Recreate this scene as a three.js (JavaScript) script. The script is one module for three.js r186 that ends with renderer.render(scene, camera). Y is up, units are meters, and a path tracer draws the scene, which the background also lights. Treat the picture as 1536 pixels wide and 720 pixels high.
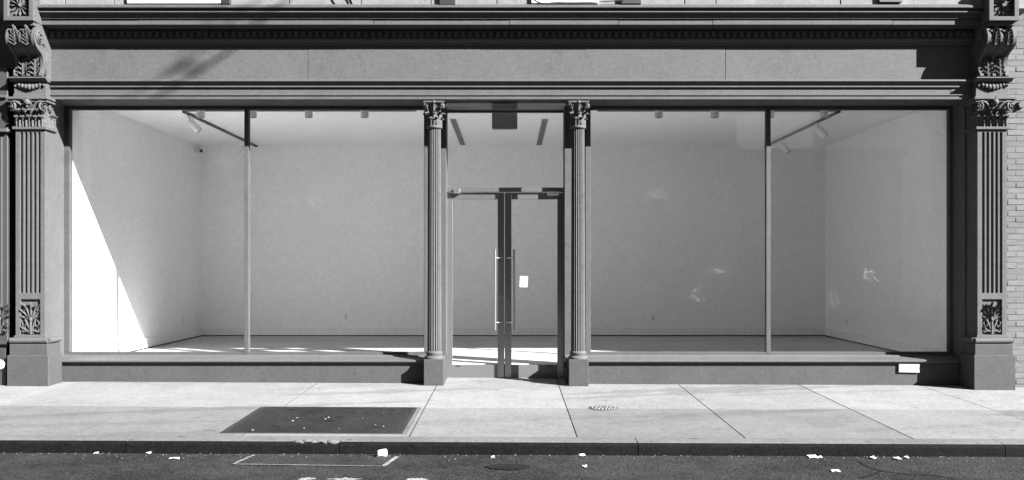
import * as THREE from 'three';
import { mergeGeometries, toCreasedNormals } from 'three/addons/utils/BufferGeometryUtils.js';
import { RoundedBoxGeometry } from 'three/addons/geometries/RoundedBoxGeometry.js';

// ---------------------------------------------------------------- camera, sky, sun, exposure
const CZ = 11.67, CH = 1.508, F = 1377;                 // distance from the shopfront, eye height, focal length in 1536-pixel units
const scene = new THREE.Scene();
const camera = new THREE.PerspectiveCamera(2 * Math.atan(360 / F) * 180 / Math.PI, 1536 / 720, 0.1, 600);
camera.position.set(0, CH, CZ);
camera.lookAt(0, CH, 0);
camera.setViewOffset(1536, 720, 3, -40, 1536, 720);     // shift lens: verticals stay parallel
camera.updateProjectionMatrix();

const renderer = new THREE.WebGLRenderer({ antialias: true });
renderer.setSize(1024, 480);
renderer.toneMapping = THREE.LinearToneMapping;
renderer.toneMappingExposure = 7.2;
renderer.shadowMap.enabled = true;

const SUN = new THREE.Vector3(1.55, 1.07, 1).normalize();
{ // a clear, colourless sky (black and white film, yellow filter): paler towards the horizon and round the sun
  const w = 256, h = 128, d = new Float32Array(w * h * 4), v = new THREE.Vector3();
  for (let j = 0; j < h; j++) for (let i = 0; i < w; i++) {
    const el = ((j + 0.5) / h - 0.5) * Math.PI, az = ((i + 0.5) / w - 0.5) * 2 * Math.PI;
    v.set(Math.cos(el) * Math.cos(az), Math.sin(el), Math.cos(el) * Math.sin(az));
    const c = Math.max(0, v.dot(SUN)), up = Math.max(0, v.y);
    const L = 0.038 + 0.095 * Math.pow(1 - up, 3.5) + 0.06 * Math.pow(c, 6);
    d.set([L, L, L, 1], (j * w + i) * 4);
  }
  const sky = new THREE.DataTexture(d, w, h, THREE.RGBAFormat, THREE.FloatType);
  sky.mapping = THREE.EquirectangularReflectionMapping; sky.magFilter = THREE.LinearFilter; sky.minFilter = THREE.LinearFilter; sky.needsUpdate = true;
  scene.background = sky; scene.environment = sky;
}
const sun = new THREE.DirectionalLight(0xffffff, 4.2);
sun.position.copy(SUN).multiplyScalar(40); sun.castShadow = true; sun.shadow.radius = 1;
Object.assign(sun.shadow.camera, { left: -14, right: 14, top: 12, bottom: -10, near: 1, far: 90 });
sun.shadow.mapSize.set(4096, 4096);
scene.add(sun, sun.target);

// ---------------------------------------------------------------- helpers
let seed = 20317;
const rnd = () => { seed |= 0; seed = seed + 0x6D2B79F5 | 0; let t = Math.imul(seed ^ seed >>> 15, 1 | seed); t = t + Math.imul(t ^ t >>> 7, 61 | t) ^ t; return ((t ^ t >>> 14) >>> 0) / 4294967296; };
const rr = (a, b) => a + (b - a) * rnd();
const X = (px, z) => (px - 765) * (CZ - z) / F;          // measured on the photograph, turned into metres at depth z
const Y = (py, z) => CH - (py - 400) * (CZ - z) / F;

function periodic(n, cells, s) { // tileable value noise, n x n
  const g = new Float32Array(cells * cells); let q = s >>> 0;
  for (let i = 0; i < g.length; i++) { q = (Math.imul(q, 1664525) + 1013904223) >>> 0; g[i] = q / 4294967296; }
  const out = new Float32Array(n * n);
  for (let y = 0; y < n; y++) for (let x = 0; x < n; x++) {
    const fx = x / n * cells, fy = y / n * cells, ix = Math.floor(fx), iy = Math.floor(fy);
    let u = fx - ix, v = fy - iy; u = u * u * (3 - 2 * u); v = v * v * (3 - 2 * v);
    const a = g[iy % cells * cells + ix % cells], b = g[iy % cells * cells + (ix + 1) % cells], c = g[(iy + 1) % cells * cells + ix % cells], e = g[(iy + 1) % cells * cells + (ix + 1) % cells];
    out[y * n + x] = a + (b - a) * u + (c - a) * v + (a - b - c + e) * u * v;
  }
  return out;
}
// grey albedo factor in linear units; f(k, x, y) draws into the array of values around 1
function tex(n, metres, layers, s, draw) {
  const v = new Float32Array(n * n).fill(1);
  layers.forEach(([cells, amount], k) => { const p = periodic(n, cells, s + 77 * k); for (let i = 0; i < v.length; i++) v[i] += (p[i] - 0.5) * 2 * amount; });
  const put = (x, y, f) => { const i = ((y % n + n) % n) * n + (x % n + n) % n; v[i] = f(v[i]); };
  draw?.(put, n);
  const d = new Uint8Array(n * n * 4);
  for (let i = 0; i < v.length; i++) { const l = Math.min(1, Math.max(0, v[i] * 0.62)), c = 255 * (l <= 0.0031308 ? 12.92 * l : 1.055 * Math.pow(l, 1 / 2.4) - 0.055); d[4 * i] = d[4 * i + 1] = d[4 * i + 2] = c; d[4 * i + 3] = 255; }
  const t = new THREE.DataTexture(d, n, n); t.wrapS = t.wrapT = THREE.RepeatWrapping; t.magFilter = THREE.LinearFilter; t.minFilter = THREE.LinearMipmapLinearFilter; t.generateMipmaps = true;
  t.colorSpace = THREE.SRGBColorSpace; t.repeat.set(1 / metres, 1 / metres); t.needsUpdate = true;
  return t;
}
const K = 1 / 0.62;
function mat(albedo, map, extra = {}) { const a = albedo * (map ? K : 1), m = new (extra.specularIntensity === undefined ? THREE.MeshStandardMaterial : THREE.MeshPhysicalMaterial)({ roughness: 0.75, side: THREE.DoubleSide, ...extra }); m.color.setRGB(a, a, a); if (map) m.map = map; return m; }
const blot = (count, r0, r1, f0, f1) => (put, n) => { for (let k = 0; k < count; k++) { const cx = rnd() * n, cy = rnd() * n, a = rr(r0, r1), b = a * rr(0.6, 1), f = rr(f0, f1), ph = rnd() * 6; for (let y = -a; y <= a; y++) for (let x = -a; x <= a; x++) { const th = Math.atan2(y, x), q = Math.hypot(x / a, y / b) / (1 + 0.22 * Math.sin(3 * th + ph) + 0.12 * Math.sin(7 * th)); if (q < 1) put(Math.round(cx + x), Math.round(cy + y), v => v * (1 + (f - 1) * Math.min(1, (1 - q) * 3))); } } };
const scratch = (count, len, f0, f1, steep = 2) => (put, n) => { for (let k = 0; k < count; k++) { let x = rnd() * n, y = rnd() * n, a = rr(-Math.PI, Math.PI); if (rnd() < steep / 3) a = Math.PI / 2 + rr(-0.1, 0.1); const L = rr(0.2, 1) * len, f = rr(f0, f1); for (let i = 0; i < L; i++) { x += Math.cos(a); y += Math.sin(a); a += rr(-0.05, 0.05); put(Math.round(x), Math.round(y), v => v * f); } } };
const all = (...f) => (put, n) => f.forEach(g => g(put, n));

const T = {
  paint: tex(1024, 2.9, [[5, 0.05], [23, 0.045], [97, 0.05], [150, 0.09], [512, 0.11]], 11, all(blot(60, 1, 3, 1.3, 2.4), blot(30, 6, 30, 0.88, 1.1), scratch(26, 40, 1.2, 1.7))),
  plaster: tex(512, 3.3, [[4, 0.014], [17, 0.012], [90, 0.028], [140, 0.05]], 23, blot(14, 2, 8, 0.94, 1.04)),
  concrete: tex(1024, 4.7, [[4, 0.1], [13, 0.09], [47, 0.06], [190, 0.17], [512, 0.16]], 37, all(blot(260, 2, 4.5, 0.35, 0.75), blot(46, 5, 11, 0.4, 0.7), blot(34, 20, 110, 0.8, 1.08), scratch(30, 60, 0.75, 0.9, 0))),
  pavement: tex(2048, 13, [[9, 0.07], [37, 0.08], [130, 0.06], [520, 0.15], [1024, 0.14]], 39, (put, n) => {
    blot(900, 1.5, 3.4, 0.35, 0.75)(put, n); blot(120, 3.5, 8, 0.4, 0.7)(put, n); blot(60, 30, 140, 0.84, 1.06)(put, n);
    for (let k = 0; k < 46; k++) { // painted dark streaks: gaps between slanting bands of sun thrown back by the glass
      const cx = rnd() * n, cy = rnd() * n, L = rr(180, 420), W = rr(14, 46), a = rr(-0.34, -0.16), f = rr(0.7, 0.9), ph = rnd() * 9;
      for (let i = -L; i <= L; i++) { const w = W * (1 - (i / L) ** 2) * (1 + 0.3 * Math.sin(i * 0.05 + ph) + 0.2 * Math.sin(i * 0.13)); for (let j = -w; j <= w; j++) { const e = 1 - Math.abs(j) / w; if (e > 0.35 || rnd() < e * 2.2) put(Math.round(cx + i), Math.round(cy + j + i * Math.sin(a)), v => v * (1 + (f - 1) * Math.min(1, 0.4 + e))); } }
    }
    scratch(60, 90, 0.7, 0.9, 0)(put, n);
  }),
  asphalt: tex(1024, 3.1, [[3, 0.26], [11, 0.22], [60, 0.16], [256, 0.5], [512, 0.5]], 41, all(blot(700, 1, 2, 1.4, 2.6), blot(30, 20, 70, 0.75, 1.1))),
  floor: tex(512, 2.3, [[3, 0.1], [19, 0.08], [200, 0.14]], 53, scratch(40, 80, 0.8, 1.2, 0)),
  stone: tex(512, 1.9, [[7, 0.09], [31, 0.1], [120, 0.1], [256, 0.1]], 67, all(blot(70, 2, 7, 0.6, 1.3), scratch(40, 30, 0.55, 0.8, 1))),
  metal: tex(512, 0.9, [[5, 0.03], [256, 0.06]], 71, scratch(60, 40, 0.9, 1.1, 3)),
  brick: tex(512, 0.8, [[9, 0.07], [60, 0.09], [256, 0.1]], 83, blot(60, 2, 6, 0.75, 1.25)),
};
const MAT = {
  iron: mat(0.06, T.paint, { roughness: 0.7, specularIntensity: 0.3, bumpMap: T.paint, bumpScale: 0.0008 }),
  ironLow: mat(0.044, T.paint, { roughness: 0.75, specularIntensity: 0.3, bumpMap: T.paint, bumpScale: 0.0008 }),
  frame: mat(0.054, T.paint, { roughness: 0.6, specularIntensity: 0.3 }),
  darkIron: mat(0.026, T.paint, { roughness: 0.6 }),
  doorSoffit: mat(0.2, T.paint),
  white: mat(0.9, T.plaster, { roughness: 0.9 }),
  ceiling: mat(0.92, T.plaster, { roughness: 0.95 }),
  board: mat(0.85, T.plaster, { roughness: 0.6 }),
  floor: mat(0.4, T.floor, { roughness: 0.55 }),
  groove: mat(0.006, null, { roughness: 1, specularIntensity: 0.1 }),
  steel: mat(0.27, T.metal, { metalness: 0.85, roughness: 0.34 }),
  kick: mat(0.14, T.metal, { metalness: 0.6, roughness: 0.45 }),
  chrome: mat(0.42, null, { metalness: 0.9, roughness: 0.3 }),
  plasticWhite: mat(0.72, null, { roughness: 0.4 }),
  canGrey: mat(0.42, null, { roughness: 0.5 }),
  black: mat(0.015, null, { roughness: 0.5 }),
  grey: mat(0.2, null, { roughness: 0.6 }),
  track: mat(0.05, null, { roughness: 0.5 }),
  paper: mat(0.82, null, { roughness: 0.95 }),
  stone: mat(0.125, T.stone, { roughness: 0.95, bumpMap: T.stone, bumpScale: 0.004 }),
  asphalt: mat(0.019, T.asphalt, { roughness: 1, specularIntensity: 0.15, bumpMap: T.asphalt, bumpScale: 0.006 }),
  hatch: mat(0.013, T.asphalt, { roughness: 0.95, specularIntensity: 0.2, bumpMap: T.asphalt, bumpScale: 0.003 }),
  joint: mat(0.022, T.concrete, { roughness: 1, specularIntensity: 0.2 }),
  kerbTop: mat(0.064, T.concrete, { roughness: 0.95, bumpMap: T.concrete, bumpScale: 0.003 }),
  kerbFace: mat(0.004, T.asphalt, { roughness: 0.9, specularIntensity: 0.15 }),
  mortar: mat(0.07, T.brick, { roughness: 1 }),
  marking: mat(0.15, T.asphalt, { roughness: 0.95 }),
  glass: new THREE.MeshPhysicalMaterial({ color: 0xffffff, transmission: 1, thickness: 0, roughness: 0, ior: 1.5 }),
};
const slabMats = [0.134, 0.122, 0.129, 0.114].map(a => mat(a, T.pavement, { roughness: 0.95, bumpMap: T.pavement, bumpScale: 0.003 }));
const slabMatsDim = [0.092, 0.08, 0.101, 0.086].map(a => mat(a, T.pavement, { roughness: 0.95, bumpMap: T.pavement, bumpScale: 0.003 }));  // kerb-side row coloured darker, painting in where the sun off the glass fades
const brickMats = [0.074, 0.08, 0.069, 0.084].map(a => mat(a, T.brick, { roughness: 0.95, bumpMap: T.brick, bumpScale: 0.004 }));

// geometry helpers ------------------------------------------------
function clean(g) { g = g.index ? g.toNonIndexed() : g; for (const k of Object.keys(g.attributes)) if (!['position', 'normal'].includes(k)) g.deleteAttribute(k); if (!g.attributes.normal) g.computeVertexNormals(); return g; }
const merge = list => list.length === 1 ? clean(list[0]) : mergeGeometries(list.map(clean));
function uvBox(g) { // uv in metres, seen along the axis each face looks along most
  g = clean(g); const p = g.attributes.position, n = g.attributes.normal, uv = new Float32Array(p.count * 2);
  for (let i = 0; i < p.count; i += 3) {
    let nx = 0, ny = 0, nz = 0; for (let k = 0; k < 3; k++) { nx += Math.abs(n.getX(i + k)); ny += Math.abs(n.getY(i + k)); nz += Math.abs(n.getZ(i + k)); }
    for (let k = 0; k < 3; k++) { const x = p.getX(i + k), y = p.getY(i + k), z = p.getZ(i + k); const [a, b] = ny >= nx && ny >= nz ? [x, z] : nx >= nz ? [z + 0.37, y] : [x, y]; uv[2 * (i + k)] = a; uv[2 * (i + k) + 1] = b; }
  }
  g.setAttribute('uv', new THREE.BufferAttribute(uv, 2)); return g;
}
const taken = {};
const numbered = n => { const k = taken[n] = (taken[n] ?? -1) + 1; return k ? `${n}_${String(k).padStart(3, '0')}` : n; };
function mesh(name, geo, m) { const o = new THREE.Mesh(Array.isArray(geo) ? uvBox(merge(geo)) : geo.attributes.uv && geo.userData.ready ? geo : uvBox(geo), m); o.name = name; o.castShadow = o.receiveShadow = true; return o; }
const part = (parent, name, geo, m, label) => { const o = mesh(name, geo, m); if (label) o.userData.label = label; parent.add(o); return o; };
function tag(o, label, category, group) { Object.assign(o.userData, { label, category }); if (group) o.userData.group = group; return o; }
function thing(name, label, category, [x, y, z] = [0, 0, 0], group) { const g = new THREE.Group(); g.name = numbered(name); g.position.set(x, y, z); tag(g, label, category, group); scene.add(g); return g; }
function single(name, geo, m, label, category, group, pos) { const o = mesh(numbered(name), geo, m); if (pos) o.position.set(...pos); tag(o, label, category, group); scene.add(o); return o; }
function structure(o, label) { o.userData.kind = 'structure'; if (label) o.userData.label = label; return o; }
function sub(parent, name) { const g = new THREE.Group(); g.name = name; parent.add(g); return g; }

const box = (x0, x1, y0, y1, z0, z1) => new THREE.BoxGeometry(x1 - x0, y1 - y0, z1 - z0).translate((x0 + x1) / 2, (y0 + y1) / 2, (z0 + z1) / 2);
const rbox = (x0, x1, y0, y1, z0, z1, r = 0.006) => new RoundedBoxGeometry(x1 - x0, y1 - y0, z1 - z0, 2, r).translate((x0 + x1) / 2, (y0 + y1) / 2, (z0 + z1) / 2);
function profile(pts, x0, x1, crease = 0.6) { // [z, y] outline run along x
  const g = new THREE.ExtrudeGeometry(new THREE.Shape(pts.map(([z, y]) => new THREE.Vector2(z, y))), { depth: x1 - x0, bevelEnabled: false }).rotateY(-Math.PI / 2).translate(x1, 0, 0);
  return toCreasedNormals(clean(g), crease);
}
const cyl = (r0, r1, a, b, n = 20) => { const A = new THREE.Vector3(...a), B = new THREE.Vector3(...b), d = B.clone().sub(A), g = new THREE.CylinderGeometry(r1, r0, d.length(), n); g.applyQuaternion(new THREE.Quaternion().setFromUnitVectors(new THREE.Vector3(0, 1, 0), d.clone().normalize())); return g.translate(...A.add(B).multiplyScalar(0.5).toArray()); };
function grid(nu, nv, f) { // smooth sheet from f(u, v)
  const pos = [], idx = [];
  for (let i = 0; i <= nu; i++) for (let j = 0; j <= nv; j++) pos.push(...f(i / nu, j / nv));
  for (let i = 0; i < nu; i++) for (let j = 0; j < nv; j++) { const a = i * (nv + 1) + j, b = a + nv + 1; idx.push(a, b, a + 1, b, b + 1, a + 1); }
  const g = new THREE.BufferGeometry(); g.setAttribute('position', new THREE.Float32BufferAttribute(pos, 3)); g.setIndex(idx); g.computeVertexNormals(); return g;
}
function taperTube(pts, radii, k = 7) {
  const c = new THREE.CatmullRomCurve3(pts.map(p => new THREE.Vector3(...p))), n = Math.max(12, pts.length * 3), fr = c.computeFrenetFrames(n, false);
  return grid(n, k, (u, v) => { const i = Math.round(u * n), p = c.getPoint(u), r = radii.length === 2 ? radii[0] + (radii[1] - radii[0]) * u : radii[Math.min(radii.length - 1, Math.floor(u * radii.length))], a = v * 2 * Math.PI; return p.addScaledVector(fr.normals[i], Math.cos(a) * r).addScaledVector(fr.binormals[i], Math.sin(a) * r).toArray(); });
}
function leaf(w, h, curl = 2.2, lobes = 4, ridge = 0.012, start = 0.5) { // acanthus leaf: stands in the xy plane at the origin, tip rolls towards +z
  const N = 16, path = [[0, 0, 0]]; let y = 0, z = 0;
  for (let i = 1; i <= N; i++) { const u = (i - 0.5) / N, a = Math.max(0, (u - start) / (1 - start)) * curl; y += h / N * Math.cos(a); z += h / N * Math.sin(a); path.push([y, z, a]); }
  return grid(N, 8, (u, v) => { const [py, pz, a] = path[Math.round(u * N)], s = v * 2 - 1, hw = w / 2 * Math.pow(Math.sin(Math.PI * (0.16 + 0.8 * u)), 0.75) * (1 - 0.24 * Math.abs(Math.sin(lobes * Math.PI * u))); const lift = ridge * (1.2 - 1.6 * Math.abs(s) + 0.7 * Math.cos(s * 9)); return [s * hw, py - Math.sin(a) * lift, pz + Math.cos(a) * lift]; });
}
function volute(R, turns = 1.9, r0 = 0.012, hand = 1) { // rolled scroll in the xy plane, eye at the origin
  const pts = []; for (let i = 0; i <= 26; i++) { const u = i / 26, a = u * turns * 2 * Math.PI, r = R * (1 - 0.82 * u); pts.push([hand * r * Math.cos(a + 1.6), r * Math.sin(a + 1.6), u * 0.02]); }
  return [taperTube(pts, [r0, r0 * 0.6], 6), new THREE.SphereGeometry(R * 0.22, 10, 8).translate(0, 0, 0.018)];
}
function slotShape(x, y0, y1, r) { const p = new THREE.Path(); p.moveTo(x - r, y0); p.absarc(x, y0, r, Math.PI, 2 * Math.PI, false); p.lineTo(x + r, y1); p.absarc(x, y1, r, 0, Math.PI, false); p.lineTo(x - r, y0); return p; }
const at = (g, x, y, z, { rx = 0, ry = 0, rz = 0 } = {}) => g.rotateX(rx).rotateZ(rz).rotateY(ry).translate(x, y, z);

// ---------------------------------------------------------------- ground, pavement, kerb, road (the street falls gently to the right)
const FALL = -0.0042;
const ground = structure(mesh('ground', box(-200, 200, -0.9, -0.6, -200, 200), MAT.asphalt)); scene.add(ground);
const sidewalk = new THREE.Group(); sidewalk.name = 'sidewalk'; structure(sidewalk, 'pale concrete pavement of large slabs in front of the shopfront'); sidewalk.rotation.z = FALL; scene.add(sidewalk);
const CR = -0.02, KZ = 3.2;                               // cross fall of the pavement, line of the kerb
const sy = z => CR * z;
function slope(g) { const p = g.attributes.position; for (let i = 0; i < p.count; i++) p.setY(i, p.getY(i) + sy(p.getZ(i))); return g; }
part(sidewalk, 'bedding', slope(box(-16, 16, -0.3, -0.004, -0.75, KZ + 0.002)), MAT.joint);
{
  const x0 = -0.93, step = 1.55, hz0 = 1.68, hz1 = 3.02, hx0 = -2.68, hx1 = -1.02, gp = 0.006;
  const rows = [[-0.7, 1.66], [1.66, KZ]];
  for (let k = -9; k <= 9; k++) for (let r = 0; r < 2; r++) {
    let a = x0 + k * step + gp, b = x0 + (k + 1) * step - gp, [c, d] = rows[r];
    const m = (r ? slabMatsDim : slabMats)[Math.floor(rnd() * 4)], dy = rr(-0.0015, 0.0015);
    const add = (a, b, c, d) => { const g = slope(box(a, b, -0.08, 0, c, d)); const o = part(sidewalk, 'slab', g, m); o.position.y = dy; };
    c += gp / 2; d -= gp / 2;
    if (r === 1 && b > hx0 && a < hx1) { // slabs cut round the hatch
      if (a < hx0 - 0.05) add(a, hx0 - 0.05, c, hz1 + 0.05);
      if (b > hx1 + 0.05) add(hx1 + 0.05, b, c, hz1 + 0.05);
      add(a, b, hz1 + 0.058, d);
    } else add(a, b, c, d);
  }
}
const kerb = new THREE.Group(); kerb.name = 'kerb'; structure(kerb, 'concrete kerb with a dark steel nosing along the road'); kerb.rotation.z = FALL; scene.add(kerb);
{
  const y = sy(KZ), joints = [-16, -8.2, X(205, KZ), X(516, KZ), 1.15, X(1487, KZ), 10.5, 16];
  for (let i = 0; i + 1 < joints.length; i++) {
    const a = joints[i] + 0.004, b = joints[i + 1] - 0.004, chip = i === 2;
    const top = [[KZ + 0.006, y - 0.3], [KZ + 0.006, y]]; for (let k = 0; k <= 3; k++) top.push([KZ + 0.17 + 0.01 * k, y - 0.003 * k - 0.001]); top.push([KZ + 0.2, y - 0.3]);
    part(kerb, 'kerb_stone', profile(top, a, b), MAT.kerbTop);
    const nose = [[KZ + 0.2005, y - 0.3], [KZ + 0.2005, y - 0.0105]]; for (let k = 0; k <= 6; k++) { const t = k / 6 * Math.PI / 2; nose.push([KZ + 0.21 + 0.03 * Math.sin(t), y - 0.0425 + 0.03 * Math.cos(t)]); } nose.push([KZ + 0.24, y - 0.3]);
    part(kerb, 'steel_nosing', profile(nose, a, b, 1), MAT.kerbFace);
    if (chip) { // broken edge patched with rough mortar, right of this joint
      const g = [];
      for (let k = 0; k < 26; k++) { const s = new THREE.IcosahedronGeometry(rr(0.014, 0.03), 1); s.scale(1.5, 0.7, 0.9); g.push(at(s, X(rr(447, 508), KZ + 0.1), y + rr(-0.022, -0.008), KZ + rr(0.18, 0.228))); }
      part(kerb, 'mortar_patch', g, MAT.kerbTop, 'rough mortar patch on the broken kerb edge');
    }
  }
}
const ROADY = sy(KZ) - 0.117;
const road = new THREE.Group(); road.name = 'road'; structure(road, 'worn dark asphalt roadway'); road.rotation.z = FALL; scene.add(road);
const roadY = (x, z) => ROADY + 0.012 * Math.min(3.5, Math.max(0, z - KZ - 0.24));
{
  const n = 120, m = 40, g = grid(n, m, (u, v) => { const x = -18 + 36 * u, z = KZ + 0.22 + 9.6 * v; return [x, roadY(x, z) + 0.004 * Math.sin(x * 3.1 + 4 * Math.sin(z * 2.3)) * Math.sin(z * 4.7), z]; });
  const p = g.attributes.position, idx = g.index; for (let i = 0; i < idx.count; i += 3) { const t = idx.getX(i); idx.setX(i, idx.getX(i + 1)); idx.setX(i + 1, t); } g.computeVertexNormals();
  part(road, 'asphalt_surface', g, MAT.asphalt);
  const flat = (name, pts, m, dy = 0.009) => { const s = new THREE.Shape(pts.map(([x, z]) => new THREE.Vector2(x, -z))); const q = new THREE.ShapeGeometry(s).rotateX(-Math.PI / 2); const pp = q.attributes.position; for (let i = 0; i < pp.count; i++) pp.setY(i, roadY(pp.getX(i), pp.getZ(i)) + dy); return part(road, name, q, m); };
  const onRoad = (px, py) => { let z = 3.8; for (let k = 0; k < 20; k++) z = CZ - (CH - roadY(0, z)) * F / (py - 400); return [X(px, z), z]; };
  const ragged = (x0, z0, x1, z1, w) => { const a = [], b = [], n = 22, dx = x1 - x0, dz = z1 - z0, L = Math.hypot(dx, dz), nx = -dz / L, nz = dx / L; for (let i = 0; i <= n; i++) { const u = i / n; a.push([x0 + dx * u + nx * w * rr(0.25, 0.6), z0 + dz * u + nz * w * rr(0.25, 0.6)]); b.unshift([x0 + dx * u - nx * w * rr(0.25, 0.6), z0 + dz * u - nz * w * rr(0.25, 0.6)]); } return a.concat(b); };
  const P = [onRoad(382, 685), onRoad(350, 699), onRoad(575, 701.5), onRoad(596, 687)];
  flat('worn_marking', ragged(...P[0], ...P[1], 0.032), mat(0.1, T.asphalt));
  flat('worn_marking', ragged(...P[1], ...P[2], 0.022), mat(0.09, T.asphalt));
  flat('worn_marking', ragged(...P[2], ...P[3], 0.045), mat(0.12, T.asphalt));
  for (const [px, w] of [[462, 26], [518, 52], [626, 38]]) { const [x, z] = onRoad(px, 720), pts = []; for (let k = 0; k < 40; k++) { const a = k / 40 * 2 * Math.PI; pts.push([x + w * 0.0024 * Math.cos(a) * rr(0.55, 1.25), z + 0.03 + 0.05 * Math.sin(a) * rr(0.3, 1.3)]); } flat('white_marking', pts, MAT.marking); }
  // cracks: thin dark gaps
  const crack = pts => { const out = []; for (let i = 0; i + 1 < pts.length; i++) { const [x0, z0] = onRoad(...pts[i]), [x1, z1] = onRoad(...pts[i + 1]); flat('crack', ragged(x0, z0, x1, z1, rr(0.012, 0.024)), MAT.groove, 0.0075); } };
  crack([[1288, 690], [1300, 698], [1322, 705], [1352, 709], [1388, 711], [1420, 714], [1446, 722]]); crack([[1322, 705], [1310, 711], [1290, 716]]);
  { const [x, z] = onRoad(762, 701), pts = []; for (let k = 0; k < 28; k++) { const a = k / 28 * 2 * Math.PI; pts.push([x + 0.19 * Math.cos(a) * rr(0.8, 1.15), z + 0.12 * Math.sin(a) * rr(0.8, 1.15)]); } flat('oil_stain', pts, mat(0.01, T.asphalt, { roughness: 1, specularIntensity: 0.1 }), 0.0065); }
}
const farWalk = structure(mesh('opposite_pavement', box(-18, 18, -0.6, -0.06, 13.2, 16.2), MAT.kerbTop)); scene.add(farWalk);

// ---------------------------------------------------------------- the shopfront
const shop = thing('storefront_building', 'grey cast-iron shopfront with ornate pilasters, dentil cornice and two wide display windows', 'building');
const WZ = -0.42, DZ = -0.66, BZ = -0.15;                   // window plane, door plane, bulkhead face
const XL = -5.87, XR = 5.83, LINT = Y(149, 0.08);          // reveals, underside of the lintel
// piers behind the pilasters, lintel, upper wall
part(shop, 'pier', box(-6.42, XL, -0.4, 4.9, WZ - 0.12, -0.1), MAT.iron);
part(shop, 'pier', box(XR, 6.2, -0.4, 4.9, WZ - 0.12, -0.1), MAT.iron);
part(shop, 'lintel', [box(-6.3, 6.3, LINT + 0.004, 4.9, -0.75, -0.005)], MAT.iron);
// fascia: three sheets with open seams
{
  const y0 = Y(121, 0), y1 = Y(60, 0), xs = [-6.2, X(462, 0), X(1088, 0), 6.2];
  for (let i = 0; i < 3; i++) part(shop, 'fascia_panel', rbox(xs[i] + 0.003, xs[i + 1] - 0.003, y0, y1, -0.02, i === 1 ? 0.002 : 0, 0.002), MAT.iron);
}
// architrave: ledge, flat band, fillet, lower band
{
  const A = 0.06, q = (py, z) => [z + A, Y(py, z + A)];
  part(shop, 'architrave_moulding', profile([[-0.02, Y(118.5, 0)], q(119.3, 0.03), q(119.5, 0.075), q(121.6, 0.078), q(122.4, 0.066), q(123.5, 0.05), q(126, 0.035), q(128.6, 0.03), q(129, 0.04), q(130.6, 0.04), [0.005 + A, Y(131, 0.07)], [-0.02, Y(131, 0)]], -6.2, 6.2, 0.5), MAT.iron);
  part(shop, 'architrave_band', rbox(-6.2, X(1422, 0), Y(142.2, 0.07), Y(130.6, 0.07), -0.02, 0.012 + A, 0.003), MAT.iron);
  part(shop, 'architrave_band', rbox(X(1422, 0) + 0.004, 6.2, Y(142.2, 0.07), Y(130.6, 0.07), -0.02, 0.016 + A, 0.003), MAT.iron);
  part(shop, 'fillet', profile([[-0.02, Y(141, 0)], q(141, 0.012), q(141.4, 0.034), q(142.8, 0.034), q(144, 0.022), [-0.02, Y(144, 0)]], -6.2, 6.2, 0.4), MAT.iron);
  part(shop, 'lower_band', rbox(-6.2, 6.2, LINT, Y(143.6, 0.07), -0.02, 0.02 + A, 0.003), MAT.iron);
}
// cornice with a row of dentils
{
  const c = sub(shop, 'cornice'), q = (py, z) => [z, Y(py, z)];
  const lip = [[-0.02, Y(6, 0)], [0.30, Y(6.4, 0.3)], q(8, 0.35), q(11, 0.352)];
  for (let k = 1; k <= 8; k++) { const u = k / 8; lip.push([0.345 - 0.085 * Math.sin(u * Math.PI / 2), Y(11, 0.345) + (Y(28, 0.26) - Y(11, 0.345)) * (1 - Math.cos(u * Math.PI / 2))]); }
  lip.push([-0.02, Y(28, 0)]);
  part(c, 'upper_lip', profile(lip, -6.2, 6.2, 0.5), MAT.iron);
  part(c, 'fillet', rbox(-6.2, 6.2, Y(18.5, 0.318), Y(15.5, 0.318), 0.2, 0.318, 0.004), MAT.iron);
  const seams = [-6.2, X(207, 0.24), X(560, 0.24), X(764, 0.24), X(928, 0.24), X(1069, 0.24), X(1339, 0.24), 6.2];
  for (let i = 0; i + 1 < seams.length; i++) part(c, 'corona_board', rbox(seams[i] + 0.003, seams[i + 1] - 0.003, Y(37, 0.24), Y(28, 0.24) - 0.002, 0.0, 0.24 + (i % 2) * 0.003, 0.003), MAT.iron);
  part(c, 'bed_moulding', profile([[-0.02, Y(37, 0.09)], [0.16, Y(38, 0.16)], [0.15, Y(40.5, 0.15)], [0.1, Y(43, 0.1)], [0.07, Y(44, 0.07)], [0.07, Y(57, 0.07)], [0.085, Y(57.5, 0.085)], [0.085, Y(60, 0.085)], [0.06, Y(63, 0.06)], [0.035, Y(65, 0.03)], [0.03, Y(68, 0.03)], [-0.02, Y(68.5, 0)]], -6.2, 6.2, 0.4), MAT.iron);
  const g = uvBox(rbox(-0.025, 0.025, Y(55, 0.1), Y(47, 0.1), 0.06, 0.1, 0.003)); g.userData.ready = true;
  for (let i = 0, x = -5.86; x < 5.85; i++, x += 0.0878) { const d = part(c, 'dentil', g, MAT.iron); d.position.x = x; }
}
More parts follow.
